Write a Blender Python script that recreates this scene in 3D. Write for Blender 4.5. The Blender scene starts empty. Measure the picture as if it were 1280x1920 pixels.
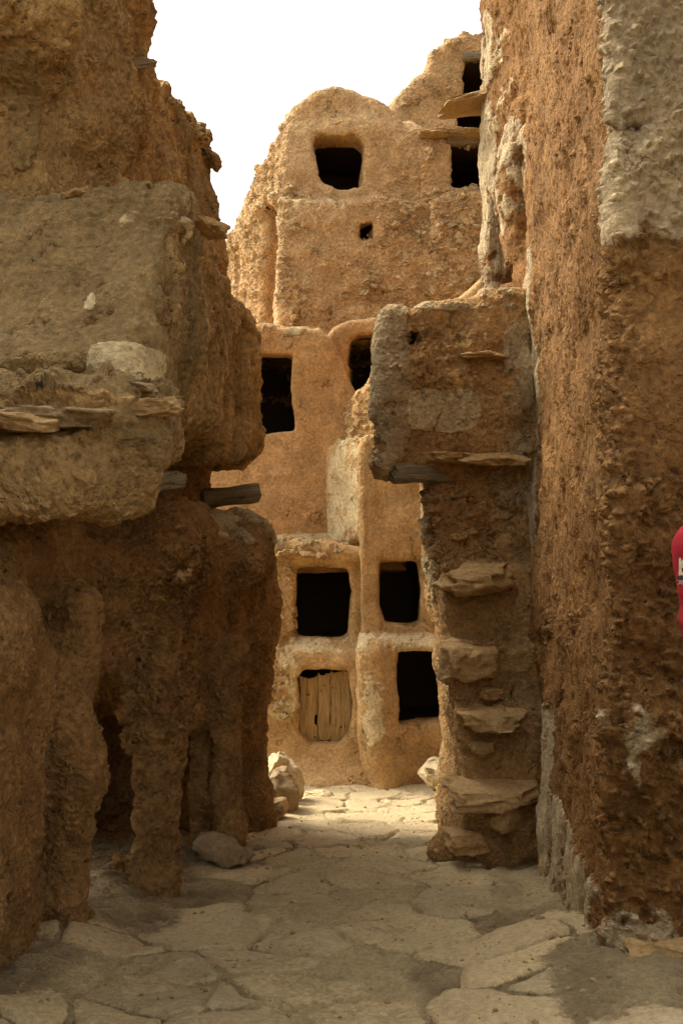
import bpy, bmesh, math, random
import numpy as np
from mathutils import Vector, Matrix
from mathutils.bvhtree import BVHTree
R = math.radians
SC = bpy.context.scene
COL = SC.collection

# ------------------------------------------------------------------ camera, sky, sun
EYE = 1.6; F = 2000.0; CU = 640.0; CV = 1000.0          # photo pixels (1280 x 1920); horizon at row 1000
cam = bpy.data.cameras.new('camera'); cam_o = bpy.data.objects.new('camera', cam); COL.objects.link(cam_o)
cam_o.location = (0, 0, EYE); cam_o.rotation_euler = (R(90), 0, 0)
cam.sensor_fit = 'VERTICAL'; cam.sensor_height = 36; cam.lens = 36*F/1920
cam.shift_y = 40/1920; cam.clip_start = 0.05; cam.clip_end = 3000
SC.camera = cam_o
SUN_EL, SUN_AZ = R(50), R(-62)       # azimuth from +Y, clockwise (negative = to the left, behind the left-hand houses)
w = bpy.data.worlds.new('World'); SC.world = w; w.use_nodes = True
nt = w.node_tree; bg = nt.nodes['Background']
sky = nt.nodes.new('ShaderNodeTexSky'); sky.sky_type = 'NISHITA'; sky.sun_disc = False
sky.sun_elevation = SUN_EL; sky.sun_rotation = SUN_AZ; sky.dust_density = 6.0; sky.air_density = 1.0; sky.ozone_density = 1.0
hs = nt.nodes.new('ShaderNodeHueSaturation'); hs.inputs['Saturation'].default_value = 0.10
nt.links.new(sky.outputs[0], hs.inputs['Color']); nt.links.new(hs.outputs[0], bg.inputs['Color'])
bg.inputs['Strength'].default_value = 0.13
sl = bpy.data.lights.new('sun', 'SUN'); so = bpy.data.objects.new('sun', sl); COL.objects.link(so)
sl.energy = 0.95; sl.angle = R(16); sl.color = (1.0, .90, .74)
sd = Vector((math.sin(SUN_AZ)*math.cos(SUN_EL), math.cos(SUN_AZ)*math.cos(SUN_EL), math.sin(SUN_EL)))
so.rotation_euler = sd.to_track_quat('Z', 'Y').to_euler()
SC.view_settings.view_transform = 'Standard'; SC.view_settings.look = 'None'; SC.view_settings.gamma = 1
SC.view_settings.use_curve_mapping = False
SC.view_settings.exposure = 1.6
SC.cycles.use_denoising = True; SC.cycles.diffuse_bounces = 5; SC.cycles.max_bounces = 6
SC.cycles.use_adaptive_sampling = True; SC.cycles.adaptive_threshold = 0.02
SC.cycles.caustics_reflective = False; SC.cycles.caustics_refractive = False

def PX(u, Y): return (u-CU)/F*Y
def PZ(v, Y): return EYE + (CV-v)/F*Y
def P(u, v, Y): return (PX(u, Y), Y, PZ(v, Y))
def poly(uv, Y): return [(PX(u, Y), PZ(v, Y)) for u, v in uv]

# ------------------------------------------------------------------ noise
_rs = np.random.RandomState(7)
PERM = _rs.permutation(4096).astype(np.int32); PERM = np.concatenate([PERM, PERM])
VAL = (_rs.rand(4096, 3).astype(np.float32)*2-1)
def vnoise(x, y, z, ch=3):
    xi = np.floor(x).astype(np.int32); yi = np.floor(y).astype(np.int32); zi = np.floor(z).astype(np.int32)
    fx = (x-xi).astype(np.float32); fy = (y-yi).astype(np.float32); fz = (z-zi).astype(np.float32)
    fx = fx*fx*fx*(fx*(fx*6-15)+10); fy = fy*fy*fy*(fy*(fy*6-15)+10); fz = fz*fz*fz*(fz*(fz*6-15)+10)
    tab = VAL if ch == 3 else VAL[:, :1]
    out = 0
    for dx in (0, 1):
        hx = PERM[(xi+dx) & 4095]; wx = fx if dx else 1-fx
        for dy in (0, 1):
            hy = PERM[(hx+yi+dy) & 4095]; wy = wx*(fy if dy else 1-fy)
            for dz in (0, 1):
                h = PERM[(hy+zi+dz) & 4095]; wz = wy*(fz if dz else 1-fz)
                out = out + wz[:, None]*tab[h]
    return out
def fbm(x, y, z, oct=3, g=.5):
    s = 0; a = 1
    for i in range(oct):
        s = s + a*vnoise(x+i*13.7, y-i*7.1, z+i*3.3, 1)[:, 0]; a *= g; x = x*2.03; y = y*2.03; z = z*2.03
    return s
def sstep(a, b, x):
    t = np.clip((x-a)/(b-a), 0, 1); return t*t*(3-2*t)

# ------------------------------------------------------------------ signed distance helpers
def poly2(px, py, pts):
    pts = np.array(pts, np.float32); d = np.full(px.shape, 1e9, np.float32); ins = np.zeros(px.shape, bool)
    for i in range(len(pts)):
        a = pts[i]; b = pts[i-1]; e = b-a
        wx = px-a[0]; wy = py-a[1]
        t = np.clip((wx*e[0]+wy*e[1])/(e@e+1e-12), 0, 1)
        dx = wx-e[0]*t; dy = wy-e[1]*t
        d = np.minimum(d, dx*dx+dy*dy)
        c = (a[1] > py) != (b[1] > py)
        with np.errstate(divide='ignore', invalid='ignore'):
            xx = (b[0]-a[0])*(py-a[1])/(b[1]-a[1]+1e-20)+a[0]
        ins ^= (c & (px < xx))
    d = np.sqrt(d); return np.where(ins, -d, d)
def smax(a, b, k):
    if k <= 0: return np.maximum(a, b)
    h = np.maximum(k-np.abs(a-b), 0)/k; return np.maximum(a, b)+h*h*k*.25
def smin(a, b, k): return -smax(-a, -b, k)
def ext_y(p, pts, y0, y1, k=.06):       # polygon in X-Z pushed along Y
    return smax(poly2(p[0], p[2], pts), np.maximum(y0-p[1], p[1]-y1), k)
def ext_z(p, pts, z0, z1, k=.06):       # plan polygon X-Y pushed up
    return smax(poly2(p[0], p[1], pts), np.maximum(z0-p[2], p[2]-z1), k)
def ext_x(p, pts, x0, x1, k=.06):       # polygon in Y-Z pushed along X
    return smax(poly2(p[1], p[2], pts), np.maximum(x0-p[0], p[0]-x1), k)
def box(p, c, s, r=.03):
    qx = np.abs(p[0]-c[0])-s[0]+r; qy = np.abs(p[1]-c[1])-s[1]+r; qz = np.abs(p[2]-c[2])-s[2]+r
    return np.sqrt(np.maximum(qx, 0)**2+np.maximum(qy, 0)**2+np.maximum(qz, 0)**2)+np.minimum(np.maximum(qx, np.maximum(qy, qz)), 0)-r
def ell(p, c, s):
    k = np.sqrt(((p[0]-c[0])/s[0])**2+((p[1]-c[1])/s[1])**2+((p[2]-c[2])/s[2])**2)
    return (k-1)*min(s)
def caps(p, a, b, ra, rb=None):
    rb = ra if rb is None else rb
    a = np.array(a, float); b = np.array(b, float); e = b-a
    t = np.clip(((p[0]-a[0])*e[0]+(p[1]-a[1])*e[1]+(p[2]-a[2])*e[2])/(e@e), 0, 1)
    return np.sqrt((p[0]-a[0]-e[0]*t)**2+(p[1]-a[1]-e[1]*t)**2+(p[2]-a[2]-e[2]*t)**2)-(ra+(rb-ra)*t)

def make_warp(a1, f1, a2, f2, seed):
    def wf(p):
        o = seed*17.3
        n = vnoise(p[0]*f1+o, p[1]*f1+o, p[2]*f1-o)*a1 + vnoise(p[0]*f2-o, p[1]*f2+o, p[2]*f2+o)*a2
        return [p[0]+n[:, 0], p[1]+n[:, 1], p[2]+n[:, 2]]
    return wf

def nets(f, lo, hi, h, margin):
    lo = np.array(lo, float); hi = np.array(hi, float)
    nb = np.ceil((hi-lo)/(4*h)).astype(int)+1; n = nb*4+1
    c = [lo[i]+np.arange(nb[i]+1)*4*h for i in range(3)]
    g = np.meshgrid(*c, indexing='ij')
    Fc = f([a.ravel().astype(np.float32) for a in g]).reshape(nb+1)
    mn = np.full(nb, 1e9)
    for dx in (0, 1):
        for dy in (0, 1):
            for dz in (0, 1):
                mn = np.minimum(mn, np.abs(Fc[dx:nb[0]+dx, dy:nb[1]+dy, dz:nb[2]+dz]))
    act = mn < 4*h*.9+margin
    V = np.full(n, 1.0, np.float32); M = np.zeros(n, bool)
    rep = lambda a: a.repeat(4, 0).repeat(4, 1).repeat(4, 2)
    V[:-1, :-1, :-1] = rep(Fc[:-1, :-1, :-1]); V[-1] = 1; V[:, -1] = 1; V[:, :, -1] = 1
    m = rep(act); s = m.shape
    for dx in (0, 1):
        for dy in (0, 1):
            for dz in (0, 1):
                M[dx:s[0]+dx, dy:s[1]+dy, dz:s[2]+dz] |= m
    idx = np.argwhere(M)
    vals = np.empty(len(idx), np.float32)
    for i in range(0, len(idx), 400000):
        q = idx[i:i+400000]; pp = [(lo[k]+q[:, k]*h).astype(np.float32) for k in range(3)]
        vals[i:i+400000] = f(pp)
    V[M] = vals
    for a in range(3):
        sl0 = [slice(None)]*3; sl0[a] = 0; V[tuple(sl0)] = np.maximum(V[tuple(sl0)], 1e-3)
        sl0[a] = -1; V[tuple(sl0)] = np.maximum(V[tuple(sl0)], 1e-3)
    S = V < 0
    cnt = np.zeros(np.array(n)-1, np.int8)
    for dx in (0, 1):
        for dy in (0, 1):
            for dz in (0, 1):
                cnt += S[dx:n[0]-1+dx, dy:n[1]-1+dy, dz:n[2]-1+dz]
    ac = (cnt > 0) & (cnt < 8)
    ci = np.argwhere(ac); N = len(ci)
    ID = np.full(ac.shape, -1, np.int32); ID[ac] = np.arange(N)
    cor = [(dx, dy, dz) for dx in (0, 1) for dy in (0, 1) for dz in (0, 1)]
    cv = np.stack([V[ci[:, 0]+d[0], ci[:, 1]+d[1], ci[:, 2]+d[2]] for d in cor], 1)
    acc = np.zeros((N, 3), np.float64); k = np.zeros(N)
    for i, a in enumerate(cor):
        for j, b in enumerate(cor):
            if j > i and sum(abs(a[q]-b[q]) for q in range(3)) == 1:
                x = (cv[:, i] < 0) != (cv[:, j] < 0)
                t = cv[:, i]/(cv[:, i]-cv[:, j]+1e-20)
                pt = np.array(a)+t[:, None]*(np.array(b)-np.array(a))
                acc += np.where(x[:, None], pt, 0); k += x
    vert = lo+(ci+acc/k[:, None])*h
    faces = []
    for ax in range(3):
        a1, a2 = (ax+1) % 3, (ax+2) % 3
        s0 = [slice(1, -1)]*3; s1 = [slice(1, -1)]*3
        s0[ax] = slice(0, -1); s1[ax] = slice(1, None)
        A = S[tuple(s0)]; B = S[tuple(s1)]
        e = np.argwhere(A != B)
        if not len(e): continue
        base = e.copy(); base[:, a1] += 1; base[:, a2] += 1
        inside = A[e[:, 0], e[:, 1], e[:, 2]]
        def cid(o1, o2):
            q = base.copy(); q[:, a1] -= o1; q[:, a2] -= o2
            return ID[q[:, 0], q[:, 1], q[:, 2]]
        q = np.stack([cid(1, 1), cid(0, 1), cid(0, 0), cid(1, 0)], 1)
        q[~inside] = q[~inside][:, ::-1]
        faces.append(q)
    return vert.astype(np.float32), np.concatenate(faces)

def subdiv(v, q):
    nv = len(v); E = np.stack([q, np.roll(q, -1, 1)], 2).reshape(-1, 2)
    key = np.sort(E, 1).astype(np.int64); key = key[:, 0]*nv+key[:, 1]
    uq, inv = np.unique(key, return_inverse=True)
    em = (v[uq//nv]+v[uq % nv])*.5; fc = v[q].mean(1)
    inv = inv.reshape(-1, 4)+nv; fi = np.arange(len(q))+nv+len(uq)
    out = np.concatenate([np.stack([q[:, i], inv[:, i], fi, inv[:, i-1]], 1) for i in range(4)])
    return np.concatenate([v, em, fc]).astype(np.float32), out

def to_mesh(name, v, q, attrs=None, mat=None, parent=None, smooth=True):
    me = bpy.data.meshes.new(name)
    me.vertices.add(len(v)); me.vertices.foreach_set('co', np.ascontiguousarray(v, np.float32).ravel())
    k = q.shape[1]
    me.loops.add(len(q)*k); me.loops.foreach_set('vertex_index', q.astype(np.int32).ravel())
    me.polygons.add(len(q)); me.polygons.foreach_set('loop_start', np.arange(len(q), dtype=np.int32)*k)
    if smooth: me.polygons.foreach_set('use_smooth', np.ones(len(q), bool))
    me.update(calc_edges=True); me.validate()
    for n_, a in (attrs or {}).items():
        at = me.attributes.new(n_, 'FLOAT', 'POINT'); at.data.foreach_set('value', np.ascontiguousarray(a, np.float32))
    o = bpy.data.objects.new(name, me); COL.objects.link(o)
    if mat: me.materials.append(mat)
    if parent is not None: adopt(o, parent)
    return o
def adopt(o, parent):
    o.parent = parent
    l = Vector(parent.location)
    if parent.parent: l = l + Vector(parent.parent.location)
    o.location = Vector(o.location)-l
def tag(o, label, cat, group=None):
    o['label'] = label; o['category'] = cat
    o['kind'] = 'thing'
    if group: o['group'] = group
    return o
def thing(name, label, cat, loc, group=None):
    o = bpy.data.objects.new(name, None); COL.objects.link(o); o.location = loc; o.empty_display_size = .2
    return tag(o, label, cat, group)

# ------------------------------------------------------------------ materials
class NB:
    def __init__(s, name):
        s.m = bpy.data.materials.new(name); s.m.use_nodes = True; s.t = s.m.node_tree
        s.b = s.t.nodes['Principled BSDF']; s.out = s.t.nodes['Material Output']
        s.co = s.t.nodes.new('ShaderNodeTexCoord').outputs['Object']
    def lk(s, a, sock):
        if hasattr(a, 'is_output'): s.t.links.new(a, sock)
        elif isinstance(a, tuple) and len(a) == 3 and sock.type == 'RGBA': sock.default_value = (a[0], a[1]*.98, a[2]*.84, 1)
        else: sock.default_value = a
    def math(s, op, a, b=0., c=0., clamp=False):
        n = s.t.nodes.new('ShaderNodeMath'); n.operation = op; n.use_clamp = clamp
        for i, q in enumerate((a, b, c)): s.lk(q, n.inputs[i])
        return n.outputs[0]
    def vec(s, op, a, b):
        n = s.t.nodes.new('ShaderNodeVectorMath'); n.operation = 'DOT_PRODUCT' if op == 'DOT' else op
        s.lk(a, n.inputs[0])
        if op == 'DOT': n.operation = 'DOT_PRODUCT'; s.lk(b, n.inputs[1]); return n.outputs['Value']
        if op == 'SCALE': s.lk(b, n.inputs[3])
        else: s.lk(b, n.inputs[1])
        return n.outputs[0]
    def noise(s, sc, det=4, ro=.55, co=None, dist=0, color=False):
        n = s.t.nodes.new('ShaderNodeTexNoise'); s.lk(co or s.co, n.inputs['Vector'])
        n.inputs['Scale'].default_value = sc; n.inputs['Detail'].default_value = det
        n.inputs['Roughness'].default_value = ro; n.inputs['Distortion'].default_value = dist
        return n.outputs['Color' if color else 0]
    def vor(s, sc, co=None, feat='F1', rnd=1.0):
        n = s.t.nodes.new('ShaderNodeTexVoronoi'); n.feature = feat; s.lk(co or s.co, n.inputs['Vector'])
        n.inputs['Scale'].default_value = sc; n.inputs['Randomness'].default_value = rnd
        return n
    def ramp(s, x, a, b, lo=0., hi=1.):
        n = s.t.nodes.new('ShaderNodeMapRange'); n.interpolation_type = 'SMOOTHSTEP'
        for i, q in enumerate((x, a, b, lo, hi)): s.lk(q, n.inputs[i])
        return n.outputs[0]
    def mix(s, f, a, b):
        n = s.t.nodes.new('ShaderNodeMix'); n.data_type = 'RGBA'
        s.lk(f, n.inputs[0]); s.lk(a, n.inputs[6]); s.lk(b, n.inputs[7]); return n.outputs[2]
    def mulc(s, c, x):
        n = s.t.nodes.new('ShaderNodeVectorMath'); n.operation = 'SCALE'; s.lk(c, n.inputs[0]); s.lk(x, n.inputs[3]); return n.outputs[0]
    def attr(s, nm):
        n = s.t.nodes.new('ShaderNodeAttribute'); n.attribute_name = nm; return n.outputs['Fac']
    def disp(s, h):
        d = s.t.nodes.new('ShaderNodeDisplacement'); d.inputs['Midlevel'].default_value = 0; d.inputs['Scale'].default_value = 1
        s.lk(h, d.inputs['Height']); s.t.links.new(d.outputs[0], s.out.inputs['Displacement'])
        s.m.displacement_method = 'BOTH'
    def done(s, col, rough=.95, spec=.15):
        s.lk(col, s.b.inputs['Base Color']); s.lk(rough, s.b.inputs['Roughness'])
        s.b.inputs['Specular IOR Level'].default_value = spec
        return s.m

def earth(name, base, alt, stone=(.46, .33, .19), grey=(.36, .275, .165), lump=.05, grain=.016, rub_scale=7.5, crack=.006, streak=0.03, flake=.0055, chunk=.024):
    """mud plaster over rubble. attributes: rubble (stones show), coat (grey lime coat), streak (rain-washed vertical grooves), rough (crumbled)"""
    n = NB(name)
    n1 = n.noise(1.1, 3, .5); n2 = n.noise(5.5, 7, .60, dist=.3); n3 = n.noise(38, 6, .68)
    n4 = n.noise(2.6, 5, .6)
    rub = n.attr('rubble'); coat_a = n.attr('coat'); st = n.attr('streak'); ro = n.attr('rough'); pale = n.attr('pale')
    # stones
    wob = n.vec('SCALE', n.vec('SUBTRACT', n.noise(9, 3, .5, color=True), (.5, .5, .5)), .16)
    cs = n.vec('MULTIPLY', n.vec('ADD', n.co, wob), (1, 1, 1.55))
    v = n.vor(rub_scale, cs); f1 = v.outputs['Distance']
    v2 = n.vor(rub_scale*2.3, cs); f2 = v2.outputs['Distance']
    rubm = n.ramp(n.math('ADD', rub, n.math('MULTIPLY', n.math('SUBTRACT', n4, .5), 1.1)), .38, .62)
    dome = n.math('MAXIMUM', n.math('MULTIPLY', n.ramp(f1, .48, .26), n.math('MULTIPLY_ADD', n.vec('DOT', v.outputs['Color'], (1, 0, 0)), .8, .25)), n.math('MULTIPLY', n.ramp(f2, .42, .2), .42))
    smask = n.math('MULTIPLY', rubm, n.ramp(dome, .25, .6))
    # crumbled clods
    clod = n.vor(26, n.vec('ADD', n.co, n.vec('SCALE', wob, .4)))
    clodh = n.math('MULTIPLY', n.ramp(clod.outputs['Distance'], .52, .12), ro)
    # grey coat with a ragged edge
    wob2 = n.math('MULTIPLY_ADD', n4, 1.3, n.math('MULTIPLY_ADD', n2, .8, -1.05))
    coat = n.ramp(n.math('ADD', coat_a, wob2), .46, .54)
    palem = n.ramp(n.math('ADD', pale, wob2), .45, .55)
    # streaks
    sco = n.vec('MULTIPLY', n.co, (1, 1, .10))
    s1 = n.noise(11, 5, .6, co=sco)
    # cracks
    ck = n.vor(2.6, n.vec('ADD', n.co, n.vec('SCALE', n.vec('SUBTRACT', n.noise(3.5, 5, .6, color=True), (.5, .5, .5)), .55)), 'DISTANCE_TO_EDGE').outputs['Distance']
    ckm = n.math('MULTIPLY', n.ramp(ck, .014, .002), n.ramp(n4, .50, .62))
    # height
    h = n.math('MULTIPLY', n.math('SUBTRACT', n2, .5), n.math('MULTIPLY_ADD', ro, lump*1.1, lump))
    h = n.math('ADD', h, n.math('MULTIPLY', n.math('SUBTRACT', n3, .5), n.math('MULTIPLY_ADD', ro, grain*.9, grain)))
    h = n.math('ADD', h, n.math('MULTIPLY', n.math('MULTIPLY', rubm, dome), .05))
    h = n.math('ADD', h, n.math('MULTIPLY', clodh, .026))
    chip = n.math('ADD', n.math('MULTIPLY', n.math('SUBTRACT', n.vec('DOT', v.outputs['Color'], (1, 0, 0)), .5), chunk), n.math('MULTIPLY', n.math('SUBTRACT', n.vec('DOT', v2.outputs['Color'], (0, 1, 0)), .5), chunk*.55))
    chip = n.math('MULTIPLY', chip, n.math('MULTIPLY', n.math('MULTIPLY_ADD', coat, -.75, 1), n.math('MULTIPLY_ADD', ro, .9, .22)))
    h = n.math('ADD', h, chip)
    fl = n.math('ADD', n.math('MULTIPLY', n.ramp(n2, .455, .475), flake), n.math('ADD', n.math('MULTIPLY', n.ramp(n2, .56, .575), flake*.8), n.math('MULTIPLY', n.ramp(n4, .50, .512), flake*1.5)))
    h = n.math('ADD', h, n.math('MULTIPLY', fl, n.math('MULTIPLY_ADD', coat, -.6, 1)))
    h = n.math('ADD', h, n.math('MULTIPLY', coat, .020))
    h = n.math('ADD', h, n.math('MULTIPLY', palem, .008))
    h = n.math('ADD', h, n.math('MULTIPLY', n.math('MULTIPLY', n.math('SUBTRACT', s1, .5), st), streak*2))
    h = n.math('SUBTRACT', h, n.math('MULTIPLY', ckm, crack*2))
    n.disp(h)
    # colour
    col = n.mix(n.ramp(n1, .35, .65), base, alt)
    col = n.mix(n.math('MULTIPLY', n.ramp(n4, .45, .7), .5), col, tuple(x*.72 for x in base))
    tint = n.mix(n.math('MULTIPLY', v.outputs['Color'], 1.0), tuple(x*.72 for x in stone), tuple(min(.7, x*1.25) for x in stone))
    col = n.mix(n.math('MULTIPLY', smask, .75), col, tint)
    col = n.mix(n.math('MULTIPLY', n.ramp(s1, .45, .7), n.math('MULTIPLY', st, .35)), col, tuple(x*1.25 for x in alt))
    col = n.mulc(col, n.math('MULTIPLY_ADD', n.math('SUBTRACT', n.vec('DOT', v2.outputs['Color'], (0, 0, 1)), .5), n.math('MULTIPLY_ADD', ro, .35, .10), 1.0))
    gcol = n.mix(n.ramp(n4, .3, .7), tuple(x*.8 for x in grey), tuple(x*1.15 for x in grey))
    col = n.mix(n.math('MULTIPLY', coat, .92), col, gcol)
    col = n.mix(n.math('MULTIPLY', palem, .9), col, (.56, .44, .27))
    grit = n.vor(75, n.co)
    gm = n.math('MULTIPLY', n.ramp(grit.outputs['Distance'], .16, .08), n.ramp(n.math('ADD', n.math('MULTIPLY', coat, .4), n2), .52, .8))
    col = n.mix(n.math('MULTIPLY', gm, .7), col, (.55, .46, .33))
    col = n.mulc(col, n.ramp(n3, .25, .75, .66, 1.3))
    col = n.mulc(col, n.ramp(n2, .3, .7, .84, 1.14))
    col = n.mix(n.math('MULTIPLY', ckm, .6), col, tuple(x*.35 for x in base))
    return n.done(col)

def stone_mat(name, a, b, amp=.02):
    n = NB(name)
    n2 = n.noise(6, 6, .6, dist=.4); n3 = n.noise(40, 6, .7); n1 = n.noise(2.2, 3)
    lay = n.noise(14, 4, .6, co=n.vec('MULTIPLY', n.co, (.5, .5, 2.2)))
    h = n.math('ADD', n.math('MULTIPLY', n.math('SUBTRACT', n2, .5), amp*1.6), n.math('MULTIPLY', n.math('SUBTRACT', n3, .5), amp*.55))
    h = n.math('ADD', h, n.math('MULTIPLY', n.math('SUBTRACT', lay, .5), amp*.7))
    n.disp(h)
    col = n.mix(n.ramp(n.math('ADD', n.math('MULTIPLY', n2, .6), n.math('MULTIPLY', n1, .4)), .38, .62), a, b)
    col = n.mulc(col, n.ramp(n3, .25, .75, .72, 1.25))
    return n.done(col, .9, .2)

def wood_mat(name, a, b, axis='X', amp=.011):
    n = NB(name)
    sc = {'X': (.06, 1, 1), 'Y': (1, .06, 1), 'Z': (1, 1, .06)}[axis]
    co = n.vec('MULTIPLY', n.co, sc)
    g = n.noise(120, 6, .65, co=co, dist=.6); g2 = n.noise(28, 4, .55, co=co); k = n.noise(4, 3)
    crk = n.ramp(n.noise(46, 3, .5, co=n.vec('MULTIPLY', co, (1, 1, 1))), .36, .31)
    h = n.math('ADD', n.math('MULTIPLY', n.math('SUBTRACT', g, .5), amp), n.math('MULTIPLY', n.math('SUBTRACT', g2, .5), amp*2))
    h = n.math('SUBTRACT', h, n.math('MULTIPLY', crk, amp*1.2)); n.disp(h)
    col = n.mix(n.ramp(g2, .35, .65), a, b)
    col = n.mulc(col, n.ramp(g, .3, .7, .62, 1.2)); col = n.mix(n.math('MULTIPLY', crk, .7), col, tuple(x*.2 for x in a))
    return n.done(col, .85, .2)

M_BACK = earth('mud_plaster_back', (.46, .285, .13), (.52, .34, .17), stone=(.56, .40, .22), lump=.022, grain=.009, rub_scale=8, flake=.0018)
M_UP = earth('rubble_mud_upper', (.48, .30, .152), (.54, .36, .20), stone=(.62, .46, .29), lump=.032, grain=.012, rub_scale=8.5, flake=.0035)
M_MID = earth('orange_plaster', (.45, .255, .115), (.50, .30, .145), stone=(.56, .40, .22), lump=.018, grain=.008, flake=.0018)
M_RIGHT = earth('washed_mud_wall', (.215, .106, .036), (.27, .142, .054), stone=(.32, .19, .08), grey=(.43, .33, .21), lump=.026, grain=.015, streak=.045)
M_STAIR = earth('stair_mud_wall', (.36, .205, .085), (.44, .275, .125), stone=(.44, .29, .14), grey=(.365, .275, .165), lump=.045, grain=.014, rub_scale=8)
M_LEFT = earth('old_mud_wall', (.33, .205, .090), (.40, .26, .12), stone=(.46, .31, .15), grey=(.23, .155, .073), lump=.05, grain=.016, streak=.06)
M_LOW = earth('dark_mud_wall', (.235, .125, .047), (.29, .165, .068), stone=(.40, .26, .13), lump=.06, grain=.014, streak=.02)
M_IN = NB('dark_interior').done((.10, .065, .035))  # even dark brown for the rooms behind the openings
M_ROCK = stone_mat('tan_limestone', (.46, .30, .14), (.36, .23, .11))
M_STEP = stone_mat('orange_step_stone', (.52, .335, .16), (.42, .27, .125))
M_ROCKP = stone_mat('pale_limestone', (.58, .46, .30), (.47, .36, .22))
M_ROCKG = stone_mat('brown_stone', (.33, .235, .14), (.26, .18, .10))
M_WOODX = wood_mat('grey_timber', (.26, .20, .13), (.19, .145, .095), 'X')
M_WOODZ = wood_mat('door_timber', (.46, .32, .16), (.38, .26, .125), 'Z', .004)

# ------------------------------------------------------------------ building builder
ATTR = ('rubble', 'coat', 'streak', 'rough', 'pale')
def paint_attrs(v, base, blobs):
    A = {k: np.full(len(v), base.get(k, 0.), np.float32) for k in ATTR}
    for nm, c, r, val in blobs:       # centre, radii (x,y,z), value
        d = sum(np.abs((v[:, i]-c[i])/r[i])**3.5 for i in range(3))**(1/3.5)
        wgt = 1-sstep(.75, 1.15, d)
        A[nm] = A[nm]*(1-wgt)+val*wgt
    return A
def building(name, label, f, lo, hi, mat, h=.03, sub=1, warp=(.05, .9, .018, 3.1), seed=1, disp=.02, dfreq=4.0,
             base=None, blobs=(), windows=(), cat='building', part='wall', root=None, loc=None):
    wf = make_warp(*warp, seed)
    def ff(p):
        q = wf(p); d = f(q)
        return d + disp*fbm(p[0]*dfreq+seed, p[1]*dfreq, p[2]*dfreq, 2) if disp else d
    v, q = nets(ff, lo, hi, h, .09+disp*1.5)
    rest = q
    if root is None:
        c = ((lo[0]+hi[0])/2, (lo[1]+hi[1])/2, lo[2]) if loc is None else loc
        root = thing(name, label, cat, c)
    pieces = []
    if windows:
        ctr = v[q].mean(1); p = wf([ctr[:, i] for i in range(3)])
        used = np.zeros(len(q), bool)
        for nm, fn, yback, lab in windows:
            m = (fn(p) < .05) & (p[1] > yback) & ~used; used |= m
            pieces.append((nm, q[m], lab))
        rest = q[~used]
    def cut(qq):
        u, inv = np.unique(qq, return_inverse=True); return v[u], inv.reshape(-1, 4)
    vv, qq = cut(rest)
    for _ in range(sub): vv, qq = subdiv(vv, qq)
    to_mesh(part, vv, qq, paint_attrs(vv, base or {}, blobs), mat, root)
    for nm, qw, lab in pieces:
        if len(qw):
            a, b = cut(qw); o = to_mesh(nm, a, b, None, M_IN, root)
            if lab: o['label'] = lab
    return root
def opening(uv, Y, wall=.34, depth=1.25, pad=.16, k=.05, lead=.7, grow=.022):
    pts = poly(uv, Y); xs = [a for a, _ in pts]; zs = [b for _, b in pts]
    c = ((min(xs)+max(xs))/2, Y+wall+depth/2, (min(zs)+max(zs))/2)
    s = ((max(xs)-min(xs))/2+pad, depth/2, (max(zs)-min(zs))/2+pad*.8)
    def fn(p):
        return np.minimum(ext_y(p, pts, Y-lead, Y+wall+.1, 0)-grow, box(p, c, s, .08))
    return fn
def rounded(fn, r): return lambda p: fn(p)-r

# ================================================================== BACK COURT
# --- right stack with two hatches and the stepped broken fin on top
wR_up = opening([(720, 1056), (780, 1054), (781, 1160), (770, 1164), (727, 1163), (719, 1140)], 10.1)
wR_lo = opening([(748, 1222), (850, 1222), (850, 1352), (758, 1352)], 9.95)
def f_rstack(p):
    a = ext_z(p, [(.22, 10.1), (1.7, 10.1), (1.7, 12.1), (.25, 12.1)], -1.3, 2.5, .07)
    a = smin(a, ext_z(p, [(-.17, 10.85), (.235, 10.1), (.4, 10.1), (.4, 12.1), (-.17, 12.1)], 1.5, 2.5, .07), .02)
    b = ext_z(p, [(.02, 10.9), (.13, 10.42), (.36, 10.25), (1.7, 10.25), (1.7, 12.1), (.02, 12.1)], 1.5, 9, .07)
    b = smax(b, p[2]-(2.82+.95*(p[0]-.0)), .06)
    c = ext_z(p, [(.20, 9.95), (1.7, 9.95), (1.7, 12.1), (.20, 12.1)], -1.3, PZ(1195, 10.0), .13)   # lower room a little proud
    d = smin(smin(a, b, .05), c, .10)
    d = smin(d, caps(p, P(700, 1240, 10.02), P(722, 1480, 9.9), .10, .14), .18)
    return smax(d, -smin(wR_up(p), wR_lo(p), 0)+.0, .05)
building('granary_stack', 'ochre granary stack with two open hatches, broken stepped wall on top, beside the plank door', f_rstack,
         (-.4, 9.6, -1.2), (1.85, 12.3, 4.4), M_BACK, seed=3, disp=.012,
         base={'rubble': .12, 'streak': .15},
         blobs=[('rubble', (.08, 10.5, 3.0), (.32, .5, .62), .75), ('pale', (.05, 10.5, 1.9), (.22, .42, .75), .62),  # pale blob paints the sunlit left face of the fin into the colour
                ('streak', (.1, 10.4, 2.0), (.3, .4, .8), .8), ('pale', P(740, 1205, 10), (.5, .3, .09), .58), ('pale', P(700, 1300, 9.95), (.12, .3, .5), .5)],
         windows=[('window', wR_up, 10.36, 'rounded hatch with deep right jamb'), ('window', wR_lo, 10.2, 'low leaning hatch at alley level')])
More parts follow.
